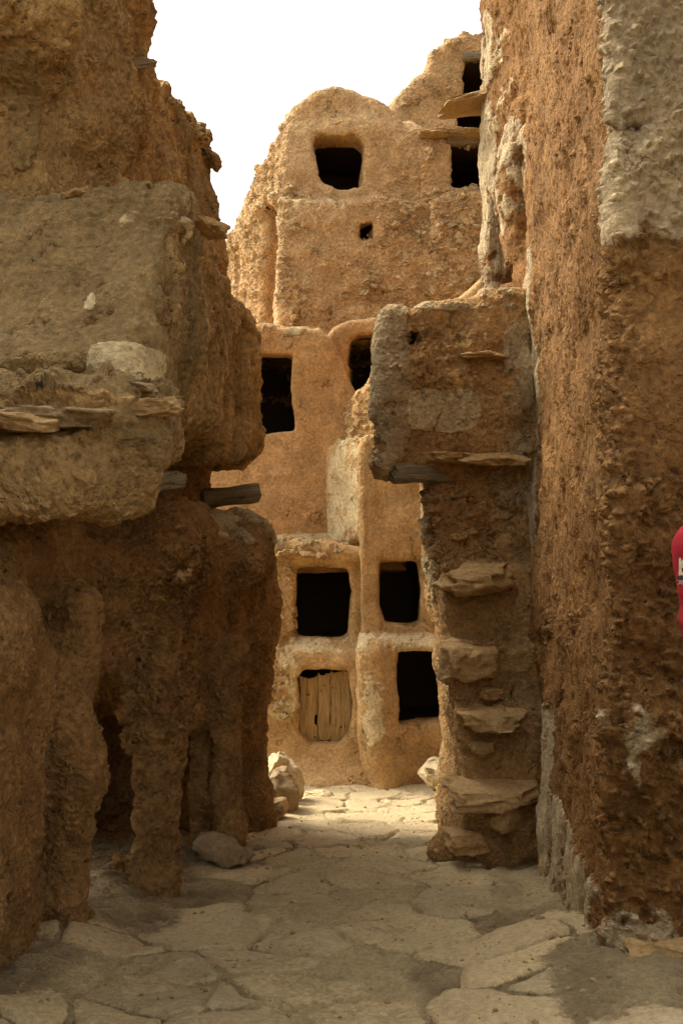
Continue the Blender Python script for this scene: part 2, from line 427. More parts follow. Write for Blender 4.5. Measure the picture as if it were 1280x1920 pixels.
# --- left stack: hatch over the plank door
wL_up = opening([(563, 1070), (590, 1066), (648, 1066), (652, 1110), (648, 1188), (574, 1189), (566, 1172)], 10.3)
wL_lo = opening([(570, 1262), (578, 1257), (652, 1257), (657, 1300), (655, 1372), (640, 1390), (590, 1391), (572, 1368)], 10.12)
def f_lstack(p):
    a = ext_z(p, [(-1.7, 10.4), (.26, 10.28), (.26, 12.4), (-1.7, 12.4)], -1.3, 9, .06)
    a = smax(a, p[2]-(PZ(1042, 10.3)+(p[1]-10.3)*.42), .12)
    c = ext_z(p, [(-1.7, 10.3), (-.55, 10.2), (.3, 10.1), (.3, 12.4), (-1.7, 12.4)], -1.3, PZ(1205, 10.2), .16)
    d = smin(a, c, .12)
    lip = caps(p, P(520, 1030, 10.28), P(670, 1035, 10.28), .09, .08)
    d = smin(d, lip, .12)
    d = smin(d, caps(p, P(480, 1480, 10.2), P(700, 1475, 10.05), .16), .3)
    d = smax(d, -caps(p, P(492, 1138, 10.2), P(505, 1138, 10.7), .045), .02)
    return smax(d, -smin(wL_up(p), wL_lo(p), 0), .055)
lst = building('granary_stack', 'ochre granary stack with a square hatch above a weathered plank door', f_lstack,
         (-1.8, 9.8, -1.2), (.45, 12.6, 2.2), M_BACK, seed=5, disp=.015,
         base={'rubble': .15}, blobs=[('rubble', P(525, 1130, 10.3), (.16, .3, .5), .62), ('rubble', P(520, 1310, 10.3), (.14, .3, .5), .5),
               ('coat', P(600, 1015, 10.4), (.5, .5, .14), .5), ('pale', P(620, 1210, 10.2), (.4, .3, .09), .6), ('pale', P(530, 1300, 10.2), (.2, .3, .45), .42)],
         windows=[('window', wL_up, 10.58, 'square hatch under the ledge'), ('window', wL_lo, 10.42, 'dark room behind the plank door')])
# --- middle storey
wC_1 = opening([(480, 668), (544, 666), (547, 812), (470, 815)], 10.75)
def f_mid(p):
    a = ext_y(p, poly([(250, 612), (480, 608), (598, 609), (622, 632), (640, 672), (662, 722), (700, 780), (760, 800), (760, 1080), (250, 1080)], 10.75), 10.75, 12.7, .07)
    a = smin(a, caps(p, P(470, 905, 10.8), P(548, 896, 10.78), .035), .05)
    return smax(a, -wC_1(p), .03)
building('granary_room', 'smooth orange plastered granary room with a tall rectangular hatch, middle storey', f_mid,
         (-2.2, 10.4, .9), (.7, 12.9, 4.0), M_MID, seed=8, disp=.008, base={'streak': .1},
         blobs=[('coat', P(560, 615, 10.8), (.5, .4, .09), .46)], windows=[('window', wC_1, 11.0, None)])
wC_2 = opening([(662, 640), (672, 630), (712, 628), (735, 632), (740, 740), (664, 740), (662, 690), (658, 680)], 10.95, pad=.05)
def f_arch(p):
    a = ext_y(p, poly([(600, 800), (604, 640), (625, 612), (655, 598), (700, 591), (760, 590), (860, 595), (860, 800)], 10.95), 10.95, 12.9, .08)
    return smax(a, -wC_2(p), .03)
building('granary_room', 'arched orange granary room with a half hidden hatch, tucked behind the broken fin wall', f_arch,
         (-.5, 10.6, 2.5), (1.5, 13.1, 4.0), M_MID, seed=9, disp=.008, base={}, windows=[('window', wC_2, 11.2, None)])
# --- upper tower
wA_1 = opening([(592, 266), (605, 262), (655, 270), (668, 282), (670, 356), (655, 357), (612, 345), (600, 330)], 11.5, wall=.3, depth=1.1, pad=.1, grow=.055)
wA_2 = opening([(685, 426), (701, 424), (702, 445), (684, 446)], 11.3, wall=.5, depth=.4, pad=.02, grow=.03)
side = [(-.62, 11.42), (-1.55, 13.1), (-1.2, 13.6), (.9, 13.6), (.9, 11.42)]
def f_tower(p):
    lowr = ext_y(p, poly([(528, 378), (560, 374), (640, 378), (700, 376), (760, 382), (830, 384), (840, 660), (520, 660)], 11.3), 11.3, 13, .08)
    top = ext_y(p, poly([(524, 390), (522, 300), (524, 225), (545, 186), (580, 162), (620, 155), (660, 166), (700, 186), (735, 215), (752, 255), (760, 390)], 11.5), 11.5, 13.3, .10)
    sd_ = ext_z(p, side, 3.0, 6.4, .06)
    sd_ = smax(sd_, p[2]-(6.18-.62*(p[1]-11.4)-.22*np.maximum(p[1]-12.2, 0)), .3)
    d = smin(smin(lowr, top, .04), sd_, .08)
    d = smin(d, caps(p, P(512, 378, 11.5), P(480, 400, 12.0), .05), .1)
    d = smax(d, -np.minimum(wC_1(p), wC_2(p)), .01)
    nz = np.minimum(caps(p, (-.84, 11.70, 3.3), (-.84, 11.70, PZ(412, 11.7)), .20), caps(p, (-1.25, 12.5, 3.3), (-1.25, 12.5, PZ(470, 12.5)), .10))
    nz = np.minimum(nz, caps(p, (-.68, 11.78, 3.3), (-.68, 11.78, PZ(412, 11.7)), .165))
    return smax(smax(d, -nz, .04), -smin(wA_1(p), wA_2(p), 0), .05)
building('granary_tower', 'tall rubble granary with domed top and one wide crooked hatch against the sky', f_tower,
         (-1.9, 10.9, 3.1), (1.3, 13.7, 6.6), M_UP, seed=12, disp=.02, base={'rubble': .5, 'rough': .22},
         blobs=[('rubble', P(640, 260, 11.5), (.62, .35, .62), .1), ('rough', P(640, 260, 11.5), (.62, .35, .62), 0), ('rubble', (-1.1, 12.3, 5.2), (.6, 1, 1.2), .8),
                ('pale', P(600, 384, 11.3), (.35, .3, .08), .62), ('coat', P(640, 405, 11.3), (.5, .2, .12), .36), ('coat', P(655, 552, 11.3), (.1, .2, .06), .62),
                ('rubble', P(505, 500, 11.7), (.16, .3, .7), .1), ('coat', P(620, 160, 11.6), (.6, .5, .12), .34)],
         windows=[('window', wA_1, 11.74, 'wide crooked hatch'), ('window', wA_2, 11.5, 'tiny square vent')])
# --- upper right rooms
wB_1 = opening([(880, 112), (935, 112), (935, 248), (854, 244), (864, 180)], 11.7, pad=.05, grow=.04)
wB_2 = opening([(842, 266), (935, 266), (935, 352), (843, 352)], 11.55, pad=.05, grow=.04)
def f_upr(p):
    a = ext_y(p, poly([(712, 420), (712, 200), (735, 188), (768, 160), (798, 130), (812, 98), (840, 80), (872, 66), (905, 62), (1040, 56), (1040, 420)], 11.7), 11.7, 13.4, .12)
    b = ext_y(p, poly([(782, 262), (800, 256), (1040, 256), (1040, 400), (780, 400)], 11.4), 11.4, 13, .06)
    c = ext_y(p, poly([(805, 380), (830, 362), (870, 348), (1040, 340), (1040, 660), (800, 660)], 11.2), 11.2, 13, .12)
    d = smin(smin(a, b, .04), c, .06)
    d = smax(d, -wC_2(p), .01)
    return smax(d, -smin(wB_1(p), wB_2(p), 0), .03)
upr = building('granary_rooms', 'rubble granary rooms under a sloping roofline, two dark doorways beside the tall right wall', f_upr,
         (.4, 10.9, 3.1), (2.4, 13.6, 7.2), M_UP, seed=15, disp=.02, base={'rubble': .52, 'rough': .22},
         blobs=[('rubble', P(850, 450, 11.2), (.4, .4, .7), .85), ('rubble', P(800, 200, 11.7), (.5, .4, .7), .35)],
         windows=[('doorway', wB_1, 11.9, None), ('doorway', wB_2, 11.75, None)])

# ================================================================== LEFT SIDE
def f_low(p):
    plan = [(-3, 2.5), (-1.30, 2.6), (-1.13, 3.45), (-1.18, 4.05), (-1.22, 4.35), (-1.22, 4.66), (-1.05, 5.3), (-.90, 5.8), (-.84, 6.4), (-.74, 7.2), (-.66, 7.8), (-.70, 8.1), (-1.0, 8.4), (-3, 8.5)]
    pl = poly2(p[0], p[1], plan)
    led = 1.60+.05*np.sin(p[1]*3.0)
    a = smax(pl+.06*np.clip((.9-p[2]), 0, 1)*(p[1] > 0), np.maximum(-1.4-p[2], p[2]-led), .16)
    b = smax(pl+.26, np.maximum(-1.4-p[2], p[2]-2.3), .1)
    # near part is set back a little under the jutting room
    a = smax(a, -(box(p, (-.86, 4.2, 1.5), (.30, .95, .42), .15)), .2)
    d = smin(a, b, .22)
    d = smin(d, caps(p, (-1.165, 4.47, -.4), (-1.18, 4.47, 1.3), .125, .115), .05)
    d = smin(d, caps(p, (-.71, 6.62, -.5), (-.72, 6.66, .85), .095, .085), .06)
    d = smin(d, caps(p, (-.955, 5.47, -.4), (-.96, 5.47, .9), .12, .12), .05)
    d = smin(d, caps(p, (-.68, 7.65, -.6), (-.64, 7.7, 1.3), .16, .15), .2)
    d = smin(d, ell(p, P(440, 1040, 7.1), (.26, .5, .22)), .2)
    d = smin(d, ell(p, (-1.16, 3.6, 1.22), (.12, .3, .16)), .12)
    d = smin(d, ell(p, P(330, 1020, 5.9), (.20, .35, .20)), .2)
    c1 = box(p, (-1.25, 4.95, .18), (.75, .37, .70), .10)
    c1 = np.minimum(c1, box(p, (-1.88, 5.3, .17), (.80, .82, .72), .06))
    c2 = np.minimum(ell(p, (-.98, 5.82, .0), (.46, .20, .46)), box(p, (-1.50, 6.3, .1), (.55, .9, .44), .08))
    c3 = np.minimum(ell(p, (-.90, 6.28, -.08), (.40, .17, .46)), box(p, (-1.27, 6.35, .0), (.5, .34, .44), .1))
    c4 = box(p, (-.95, 7.02, .25), (.45, .15, .85), .06)
    c5 = ell(p, (-1.30, 3.24, .35), (.50, .24, .42))
    cv = np.minimum(np.minimum(np.minimum(c1, c2), np.minimum(c3, c4)), c5)
    return smax(d, -cv, .06)
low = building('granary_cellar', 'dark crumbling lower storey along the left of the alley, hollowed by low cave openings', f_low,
         (-2.6, 2.4, -1.2), (-.2, 8.7, 2.4), M_LOW, h=.03, seed=21, warp=(.035, 1.1, .03, 3.3), disp=.035, dfreq=3.2,
         base={'rubble': .18, 'streak': .35, 'rough': .35},
         blobs=[('rough', (-.9, 5.6, 1.0), (.4, .9, .5), .9), ('rough', (-.6, 7.2, .9), (.3, .6, .6), .6), ('rubble', (-.9, 6.2, 1.4), (.4, 1.2, .28), .45),
                ('coat', (-.65, 6.9, 1.7), (.4, .7, .22), .56), ('coat', P(145, 1400, 4.6), (.12, .2, .25), .55), ('streak', (-1.0, 4.4, .4), (.3, .5, 1.2), .15)], cat='building')
def f_jut(p):
    plan = [(-3, 3.75), (-1.05, 3.80), (-.78, 3.92), (-.70, 4.2), (-.68, 5.2), (-.64, 6.4), (-.60, 7.3), (-.68, 7.75), (-3, 7.9)]
    pl = poly2(p[0], p[1], plan)
    z0 = 2.0+.14*sstep(4.2, 5.2, p[1])-.02*(p[1]-4)
    a = smax(pl, np.maximum(z0-p[2], p[2]-3.05), .10)
    face = -(p[1]-3.84)*.83+(p[2]-2.10)*.557 - .12*(p[0]+1.0)*.0
    a = smax(a, face, .10)
    # bulging foot of the wall nearest the camera
    lip = ext_z(p, [(-3, 3.5), (-1.15, 3.50), (-.86, 3.62), (-.74, 3.85), (-.76, 4.25), (-1.2, 4.7), (-3, 4.8)], 1.68, 1.95, .12)
    lip = smin(lip, ell(p, P(262, 815, 4.12), (.16, .30, .17)), .15)
    d = smin(a, lip, .10)
    d = smin(d, box(p, (-1.2, 4.15, 2.0), (.46, .35, .16), .1), .12)
    # washed grooves on the alley side
    for (y, zc, hz, r) in ((4.60, 2.45, .42, .11), (5.30, 2.40, .40, .10), (5.95, 2.5, .38, .07), (6.6, 2.45, .4, .08)):
        d = smax(d, -caps(p, (-.65, y, zc-hz), (-.64, y+.05, zc+hz), r), .10)
    # pocket under the end where the timbers poke out
    d = smax(d, -box(p, (-.62, 4.55, 1.98), (.16, .34, .13), .08), .08)
    d = smax(d, -ell(p, P(120, 735, 3.95), (.30, .06, .10)), .05)
    return d
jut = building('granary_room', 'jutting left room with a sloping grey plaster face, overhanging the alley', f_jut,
         (-2.4, 3.2, 1.4), (-.3, 8.2, 3.3), M_LEFT, h=.0275, seed=24, warp=(.05, 1.2, .025, 3.6), disp=.028, dfreq=3.6,
         base={'rough': .3, 'streak': .5, 'rubble': .1},
         blobs=[('coat', P(165, 525, 4.2), (.66, .8, .62), .70), ('streak', P(190, 560, 4.0), (.55, .6, .6), 0), ('rough', P(190, 560, 4.0), (.55, .6, .5), .0),
                ('pale', P(240, 680, 3.95), (.17, .2, .075), .8), ('pale', P(320, 445, 4.4), (.22, .3, .12), .42), ('rubble', P(180, 735, 3.9), (.35, .3, .09), .55),
                ('pale', P(157, 552, 4.0), (.03, .2, .07), .72), ('coat', P(150, 820, 3.6), (.35, .4, .12), .5), ('coat', P(345, 600, 4.35), (.08, .25, .5), .56),
                ('rough', P(280, 395, 4.5), (.4, .4, .12), .5), ('streak', (-.55, 5.8, 2.5), (.3, 1.9, .7), 1.0), ('streak', P(100, 900, 3.5), (.5, .4, .25), .1)])
def f_upl(p):
    pl = poly2(p[0], p[1], [(-3.6, 4.3), (-1.75, 4.42), (-1.25, 4.75), (-1.0, 5.15), (-1.05, 5.6), (-3.6, 5.7)])
    a = smax(pl+.10*np.clip(4.1-p[2], 0, 1.3), np.maximum(2.7-p[2], p[2]-5.6), .1)
    a = smin(a, ell(p, (-1.45, 4.62, 4.05), (.35, .22, .5)), .2)
    a = smax(a, -ell(p, P(60, 270, 4.5), (.5, .22, .30)), .15)
    a = smax(a, -caps(p, P(212, 390, 5.0), P(232, 240, 5.05), .07, .03), .05)
    return a
building('granary_room', 'rough brown upper room at the top left corner, eroded into ridges and hollows', f_upl,
         (-2.8, 4.0, 2.6), (-.7, 5.8, 5.8), M_LEFT, h=.03, seed=27, warp=(.10, 1.5, .04, 4.), disp=.05, dfreq=3.2,
         base={'rough': .55, 'streak': .45, 'rubble': .2}, blobs=[('rough', P(60, 300, 4.6), (.4, .4, .22), 0.1), ('coat', P(20, 200, 4.5), (.1, .3, .3), .6)])
def f_farl(p):
    pl = poly2(p[0], p[1], [(-3, 5.5), (-1.06, 5.45), (-1.03, 6.15), (-3, 6.3)])
    a = smax(pl+.05*np.clip(3.9-p[2], 0, 1), np.maximum(2.8-p[2], p[2]-(4.32-.0*(p[1]))), .10)
    a = smax(a, p[2]-(4.30-.18*(p[1]-5.4)), .08)
    pl2 = poly2(p[0], p[1], [(-3, 6.1), (-1.08, 6.1), (-.95, 6.7), (-.93, 7.5), (-1.0, 7.8), (-3, 7.9)])
    b = smax(pl2-.12*np.clip(3.9-p[2], -.4, .9), np.maximum(2.8-p[2], p[2]-4.32), .05)
    d = smin(a, b, .05)
    d = smax(d, -ell(p, (-.98, 5.9, 3.62), (.10, .20, .38)), .06)
    return d
building('granary_room', 'washed upper room with vertical grooves, behind the eroded corner room on the left', f_farl,
         (-2.4, 5.2, 2.7), (-.6, 8.0, 4.6), M_LEFT, h=.03, seed=31, warp=(.06, 1.4, .025, 4.), disp=.03, dfreq=4,
         base={'rough': .35, 'streak': .8, 'rubble': .15}, blobs=[('coat', (-.95, 7, 4.0), (.3, .6, .5), .5), ('rubble', (-1, 6.9, 4.3), (.3, .9, .1), .7), ('rubble', (-.9, 7.2, 3.15), (.3, .9, .2), .6)])

# ================================================================== RIGHT SIDE
def f_right(p):
    plan = [(1.04, 4.02), (1.12, 5.2), (1.225, 6.85), (1.36, 7.7), (1.115, 8.66), (1.24, 9.1), (3.2, 9.3), (3.2, 4.05), (2.2, 3.98)]
    pl = poly2(p[0], p[1], plan)
    foot = np.clip(.55-p[2], 0, 1)
    a = smax(pl-.05*foot, np.maximum(-1.3-p[2], p[2]-7.4), .05)
    # bulge over the niche, niche and slot
    a = smin(a, ell(p, (1.27, 7.92, 4.28), (.085, .22, .42)), .10)
    nic = ext_x(p, [(8.54, 3.50), (8.55, 4.1), (8.50, 4.45), (8.38, 4.15), (8.22, 3.85), (8.06, 3.62), (8.08, 3.5)], .8, 1.52, .02)
    a = smax(a, -nic, .03)
    a = smax(a, -box(p, (1.16, 5.66, .86), (.15, .085, .24), .03), .03)
    a = smin(a, caps(p, (1.235, 5.80, -.6), (1.245, 5.84, .62), .13, .11), .05)     # grey mortar buttress in the corner
    a = smin(a, caps(p, (1.06, 4.22, -.35), (1.08, 4.22, .15), .10, .04), .12)
    a = smax(a, -caps(p, P(1018, 540, 7.0), P(1022, 520, 6.9), .05), .03)
    a = smax(a, -box(p, P(1185, 250, 4.0), (.05, .06, .014), .01), .01)
    return a
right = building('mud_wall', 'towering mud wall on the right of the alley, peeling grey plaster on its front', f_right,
         (.8, 3.7, -1.1), (2.6, 9.35, 7.0), M_RIGHT, h=.03, seed=41, warp=(.05, 1.0, .02, 3.5), disp=.022, dfreq=4.5, cat='wall',
         base={'rough': .06, 'streak': 1.0, 'rubble': .10},
         blobs=[('rubble', (1.15, 5.0, 3.2), (.3, 1.0, 1.2), .34), ('rubble', (1.2, 5.5, .9), (.3, 1.2, .6), .38), ('streak', (2.1, 3.9, 1.8), (1.42, .30, 9), .0), ('rough', (2.1, 3.9, 2.6), (1.42, .34, 9), 1.0), ('rubble', (2.1, 3.9, 1.5), (1.42, .34, 9), .0),
                ('coat', (2.1, 3.9, 3.75), (1.42, .30, 1.30), .85), ('rough', (1.5, 3.95, 2.2), (.45, .3, .42), .1), ('coat', (1.85, 3.95, .75), (1.05, .30, 1.2), .33),
                ('coat', (1.25, 6.95, 2.1), (.2, .32, 1.5), .72), ('coat', (1.2, 5.8, .0), (.2, .17, .70), .9), ('streak', (1.2, 5.8, .0), (.2, .17, .70), .2), ('coat', (1.1, 4.9, -.1), (.2, 1.2, .42), .62),
                ('coat', (1.2, 8.55, 4.6), (.2, .22, 1.3), .62), ('coat', (1.27, 7.9, 4.25), (.15, .36, .5), .50), ('rough', (1.25, 8.1, 4.6), (.3, .45, 3), .0), ('streak', (1.25, 8.1, 4.3), (.3, .45, .9), .2), ('streak', (1.3, 8.1, 5.9), (.3, .8, 1.6), .9), ('rough', (1.3, 8.1, 5.9), (.3, .8, 1.6), .1), ('rubble', (1.3, 8.1, 5.9), (.3, .8, 1.6), .05),
                ('pale', P(955, 180, 8.2), (.2, .3, .6), .42)])

stepz = [(-.9, 6.24), (.02, 6.26), (.06, 6.41), (.51, 6.43), (.55, 6.57), (.90, 6.60), (.94, 6.73), (1.40, 6.76), (1.44, 6.90), (2.05, 6.95)]
def f_stair(p):
    stem = poly([(812, 880), (816, 960), (828, 1080), (838, 1200), (852, 1340), (862, 1440), (846, 1560), (832, 1700), (1100, 1700), (1100, 860)], 6.75)
    prof = [(y, z) for z, y in stepz]+[(7.03, 2.3), (7.75, 2.3), (7.75, -.9)]
    a = smax(poly2(p[0], p[2], stem), poly2(p[1], p[2], prof), .035)
    up = poly([(726, 592), (762, 582), (800, 570), (842, 556), (900, 545), (960, 535), (1100, 528), (1100, 892), (706, 884), (716, 740)], 6.85)
    b = smax(poly2(p[0], p[2], up), np.maximum(6.88+.03*np.sin(p[2]*4)-p[1], p[1]-7.6), .06)
    d = smin(a, b, .04)
    d = smin(d, caps(p, P(742, 600, 6.92), P(722, 870, 6.90), .085, .09), .08)
    d = smax(d, -caps(p, P(781, 623, 6.5), (PX(781, 6.9)-.01, 8.0, PZ(623, 6.9)+.01), .055), .02)
    d = smin(d, caps(p, P(835, 1590, 6.4), P(1000, 1560, 6.45), .10), .15)
    return d
stair = building('stair_wall', 'mud wall with projecting stone steps, its upper part jutting over the passage', f_stair,
         (.1, 5.9, -1.0), (1.6, 7.9, 3.4), M_STAIR, h=.025, seed=44, warp=(.03, 1.3, .02, 4.2), disp=.018, dfreq=4.5, cat='wall',
         base={'rubble': .30, 'rough': .2},
         blobs=[('coat', P(730, 720, 6.85), (.15, .4, .62), .66), ('rough', P(830, 680, 6.85), (.35, .3, .25), .8), ('pale', P(830, 770, 6.9), (.27, .2, .15), .78), ('rubble', P(860, 800, 6.9), (.3, .3, .22), .05),
                ('rubble', P(880, 600, 6.9), (.3, .3, .16), .05), ('rough', P(890, 590, 6.9), (.3, .3, .14), .0), ('coat', P(850, 562, 6.9), (.5, .5, .09), .50), ('coat', P(965, 780, 6.9), (.12, .3, .7), .56),
                ('rubble', P(880, 980, 7.0), (.35, .3, .36), .62), ('coat', P(810, 1150, 6.9), (.06, .6, 1.0), .5), ('coat', P(940, 910, 7), (.14, .3, .12), .55), ('pale', P(950, 1215, 6.9), (.2, .3, .05), .5)])

building('', '', lambda p: smax(p[0]+1.35, np.maximum(p[2]-3.6, p[1]-3.1), .2), (-2.2, -3, -.6), (-1.0, 3.3, 3.9), M_LEFT, h=.08, sub=0, seed=47, disp=.05, base={'rough': .4}, root=jut)  # unseen wall beside and behind the camera, added to darken the near alley

# ================================================================== ROCKS, TIMBERS
def rock_mesh(name, s, seed, cuts=7, blocky=.5, res=4):
    bm = bmesh.new(); bmesh.ops.create_cube(bm, size=2)
    bmesh.ops.subdivide_edges(bm, edges=bm.edges[:], cuts=2**res-1, use_grid_fill=True)
    v = np.array([x.co[:] for x in bm.verts], np.float32); rs = np.random.RandomState(seed)
    n = v/np.linalg.norm(v, axis=1, keepdims=True)
    v = v*blocky+n*(1-blocky)*1.25
    for _ in range(cuts):
        d = rs.randn(3); d /= np.linalg.norm(d); k = rs.uniform(.62, .92)*(1+.25*blocky)
        t = np.maximum(v@d-k, 0); v = v-t[:, None]*d
    o = seed*3.7
    v = v+vnoise(v[:, 0]*1.6+o, v[:, 1]*1.6, v[:, 2]*1.6-o)*.20+vnoise(v[:, 0]*4+o, v[:, 1]*4, v[:, 2]*4-o)*.09
    v = v*np.array(s, np.float32)
    for x, c in zip(bm.verts, v): x.co = c
    for f in bm.faces: f.smooth = True
    me = bpy.data.meshes.new(name); bm.to_mesh(me); bm.free(); return me
def rock(name, loc, s, seed, mat, rot=(0, 0, 0), parent=None, **k):
    me = rock_mesh(name, s, seed, **k); me.materials.append(mat)
    me.transform(Matrix.Rotation(rot[2], 4, 'Z') @ Matrix.Rotation(rot[1], 4, 'Y') @ Matrix.Rotation(rot[0], 4, 'X'))
    o = bpy.data.objects.new(name, me); COL.objects.link(o); o.location = loc
    if parent is not None: adopt(o, parent)
    return o
def log(name, a, b, r0, r1, mat, seed=1, parent=None, label=None):
    a = Vector(a); b = Vector(b); L = (b-a).length; n = 20; m = 40; rs = np.random.RandomState(seed)
    bm = bmesh.new(); rings = []
    for i in range(m+1):
        t = i/m; ring = []
        for j in range(n):
            th = 2*math.pi*j/n
            rr = (r0+(r1-r0)*t)*(1+.10*math.sin(3*th+seed)+.06*math.sin(5*th+seed*2+t*3)) + .1*r0*math.sin(t*7+seed)
            ring.append(bm.verts.new((t*L+(.012*math.sin(4*th+seed) if i in (0, m) else 0), rr*math.cos(th)+.02*math.sin(t*5+seed)*L, rr*math.sin(th))))
        rings.append(ring)
    for i in range(m):
        for j in range(n): bm.faces.new((rings[i][j], rings[i][(j+1) % n], rings[i+1][(j+1) % n], rings[i+1][j]))
    bm.faces.new(rings[0][::-1]); bm.faces.new(rings[-1])
    for f in bm.faces: f.smooth = len(f.verts) == 4
    bmesh.ops.recalc_face_normals(bm, faces=bm.faces)
    me = bpy.data.meshes.new(name); bm.to_mesh(me); bm.free(); me.materials.append(mat)
    o = bpy.data.objects.new(name, me); COL.objects.link(o); o.location = a
    o.rotation_euler = (b-a).to_track_quat('X', 'Z').to_euler()
    if parent is not None: adopt(o, parent)
    if label: o['label'] = label
    return o

# stair stones (parts of the stair wall)
for u, v_, Y, s, sd_, rz, lab, m in ((890, 1084, 6.72, (.215, .17, .085), 3, .1, 'thick broken step stone', M_STEP), (882, 1244, 6.60, (.165, .13, .125), 9, .2, 'square orange step stone', M_STEP),
                    (925, 1345, 6.46, (.20, .16, .055), 12, -.05, 'flat step slab', M_STEP), (930, 1490, 6.30, (.26, .16, .06), 17, .05, 'lowest step slab', M_STEP),
                    (900, 668, 6.86, (.135, .13, .028), 21, 0, 'thin step slab high on the wall', M_STEP), (920, 860, 6.90, (.20, .16, .036), 25, .0, 'long flat slab over the shaded bay', M_STEP),
                    (832, 858, 6.88, (.10, .14, .036), 29, .2, 'short broken slab', M_STEP), (917, 1300, 6.55, (.06, .06, .035), 33, .6, None, M_STEP), (902, 1402, 6.40, (.07, .06, .045), 36, .3, None, M_STEP),
                    (873, 1575, 6.20, (.10, .10, .05), 39, .3, None, M_STEP), (950, 1530, 6.24, (.10, .07, .07), 37, .5, None, M_STEP)):
    o = rock('step_stone', P(u, v_, Y), s, sd_, m, (.10, 0, rz), stair, blocky=.88, cuts=6)
    if lab: o['label'] = lab
log('beam', P(738, 888, 6.83), P(850, 890, 7.0), .062, .055, M_WOODX, 2, stair, 'short gnarled lintel log')
log('beam', P(702, 886, 7.1), P(800, 892, 7.15), .045, .05, M_WOODX, 5, stair)
# timbers of the left jutting room
log('beam', P(484, 922, 7.35), P(380, 935, 7.25), .062, .07, M_WOODX, 7, jut, 'round log end poking out at the far corner')
log('beam', P(335, 900, 4.95), P(240, 912, 4.6), .04, .05, M_WOODX, 9, jut, 'wide weathered timber under the overhang')
for k, (u, v_, Y, sx, sz, ry) in enumerate(((250, 772, 3.86, .15, .035, -.12), (120, 782, 3.70, .20, .03, .03), (30, 790, 3.62, .12, .03, .02), (225, 728, 3.93, .12, .035, .05), (95, 742, 3.9, .14, .04, .1), (285, 800, 3.98, .09, .05, -.4))):
    o = rock('facing_stone', P(u, v_, Y), (sx, .11, sz), 141+k, (M_ROCK, M_ROCKG)[k % 2] if k < 6 else M_ROCKG, (.1, ry, .15*(k % 3)), jut, blocky=.85, cuts=6)
for k, (u, v_, Y, sx, sz) in enumerate(((350, 1012, 6.0, .13, .03), (455, 1018, 6.9, .09, .035), (400, 1006, 6.3, .08, .03))):
    rock('ledge_stone', P(u, v_, Y), (sx, .12, sz), 151+k, M_ROCK, (.05, .08, .3*k), low, blocky=.85)
# stone slab shelves and lintels of the tall buildings
o = rock('shelf_stone', P(880, 198, 8.75), (.22, .2, .04), 51, M_ROCK, (0, -.22, 0), right, blocky=.85, cuts=4); o['label'] = 'flat stone shelf jutting toward the doorways'
o = log('peg', P(908, 128, 8.7), P(950, 127, 8.3), .022, .022, M_WOODX, 3, right)
log('lintel', P(836, 262, 11.42), P(960, 258, 11.5), .055, .06, M_WOODX, 13, upr, 'grey log over the lower doorway')
for k, (u, dz) in enumerate(((812, 0), (850, -2), (890, 1))):
    rock('roof_slab', P(u, 254+dz, 11.42), (.15, .14, .03), 55+k, M_ROCK, (0, 0, .2*k), upr, blocky=.8, cuts=4)
log('lintel', P(868, 108, 11.72), P(960, 106, 11.75), .05, .05, M_WOODX, 15, upr)

# loose stones
def loose(label, loc, s, seed, mat, rot=(0, 0, 0), cat='stone', name='stone', **k):
    return tag(rock(name, loc, s, seed, mat, rot, **k), label, cat)
loose('pale rough boulder against the court wall, at the end of the left wall', P(528, 1458, 9.0), (.17, .2, .19), 61, M_ROCKP, name='boulder', cat='boulder')
loose('smooth brown boulder at the foot of the left wall, in front of the pale one', P(522, 1492, 8.5), (.14, .17, .20), 63, M_ROCKG, name='boulder', cat='boulder', blocky=.3)
loose('small round stone low beside the brown boulder', P(507, 1515, 8.1), (.11, .12, .07), 65, M_ROCK, blocky=.3)
loose('small stone lying on the sunlit paving near the boulders', P(597, 1496, 9.3), (.12, .09, .05), 67, M_ROCKP)
loose('wide flat stone under the thin mud pillar', P(418, 1602, 6.35), (.15, .16, .09), 69, M_ROCKG, blocky=.45)
loose('rounded cobble in the corner beside the grey buttress', P(1036, 1630, 5.75), (.065, .07, .08), 71, M_ROCK, blocky=.25)
loose('pale stone wedged in the base of the right wall', P(1112, 1622, 5.15), (.05, .06, .06), 73, M_ROCKP)
loose('cream stone wedged lower in the right wall near the corner', P(1143, 1690, 4.7), (.045, .05, .06), 75, M_ROCKP)
loose('big orange foundation block at the foot of the plastered wall', P(1262, 1796, 3.95), (.17, .14, .072), 77, M_ROCK, blocky=.9, cuts=4)
loose('low stone kerb beside the stair wall at the end of the alley', P(822, 1452, 9.4), (.16, .2, .10), 79, M_ROCKP, blocky=.85)
for k, (u, v_, Y, s, lab) in enumerate(((208, 376, 4.55, (.07, .09, .035), 'squarish stone on the ledge below the dark crack'), (255, 390, 4.6, (.09, .09, .03), 'flat brown stone on the ledge, right of the squarish one'),
                                        (335, 408, 4.85, (.16, .12, .035), 'broad slab on the rim of the jutting room'), (385, 425, 5.0, (.07, .10, .03), 'end slab at the outer corner of the rim'),
                                        (325, 432, 4.52, (.10, .08, .03), 'pale slab just below the rim of the jutting room'), (148, 368, 4.5, (.05, .06, .02), 'thin small stone at the left of the ledge'))):
    loose(lab, P(u, v_, Y), s, 81+k, M_ROCK if k != 4 else M_ROCKP, (.1, .08*k, .5*k), blocky=.75)
loose('grey slab poking from the far left room against the sky', P(393, 300, 7.4), (.07, .12, .035), 91, M_ROCKG, (0, .5, 0), blocky=.7)
tag(log('peg', P(290, 118, 5.5), P(240, 120, 5.3), .02, .03, M_WOODX, 4), 'dark wooden stub poking from the upper left room', 'wooden peg')
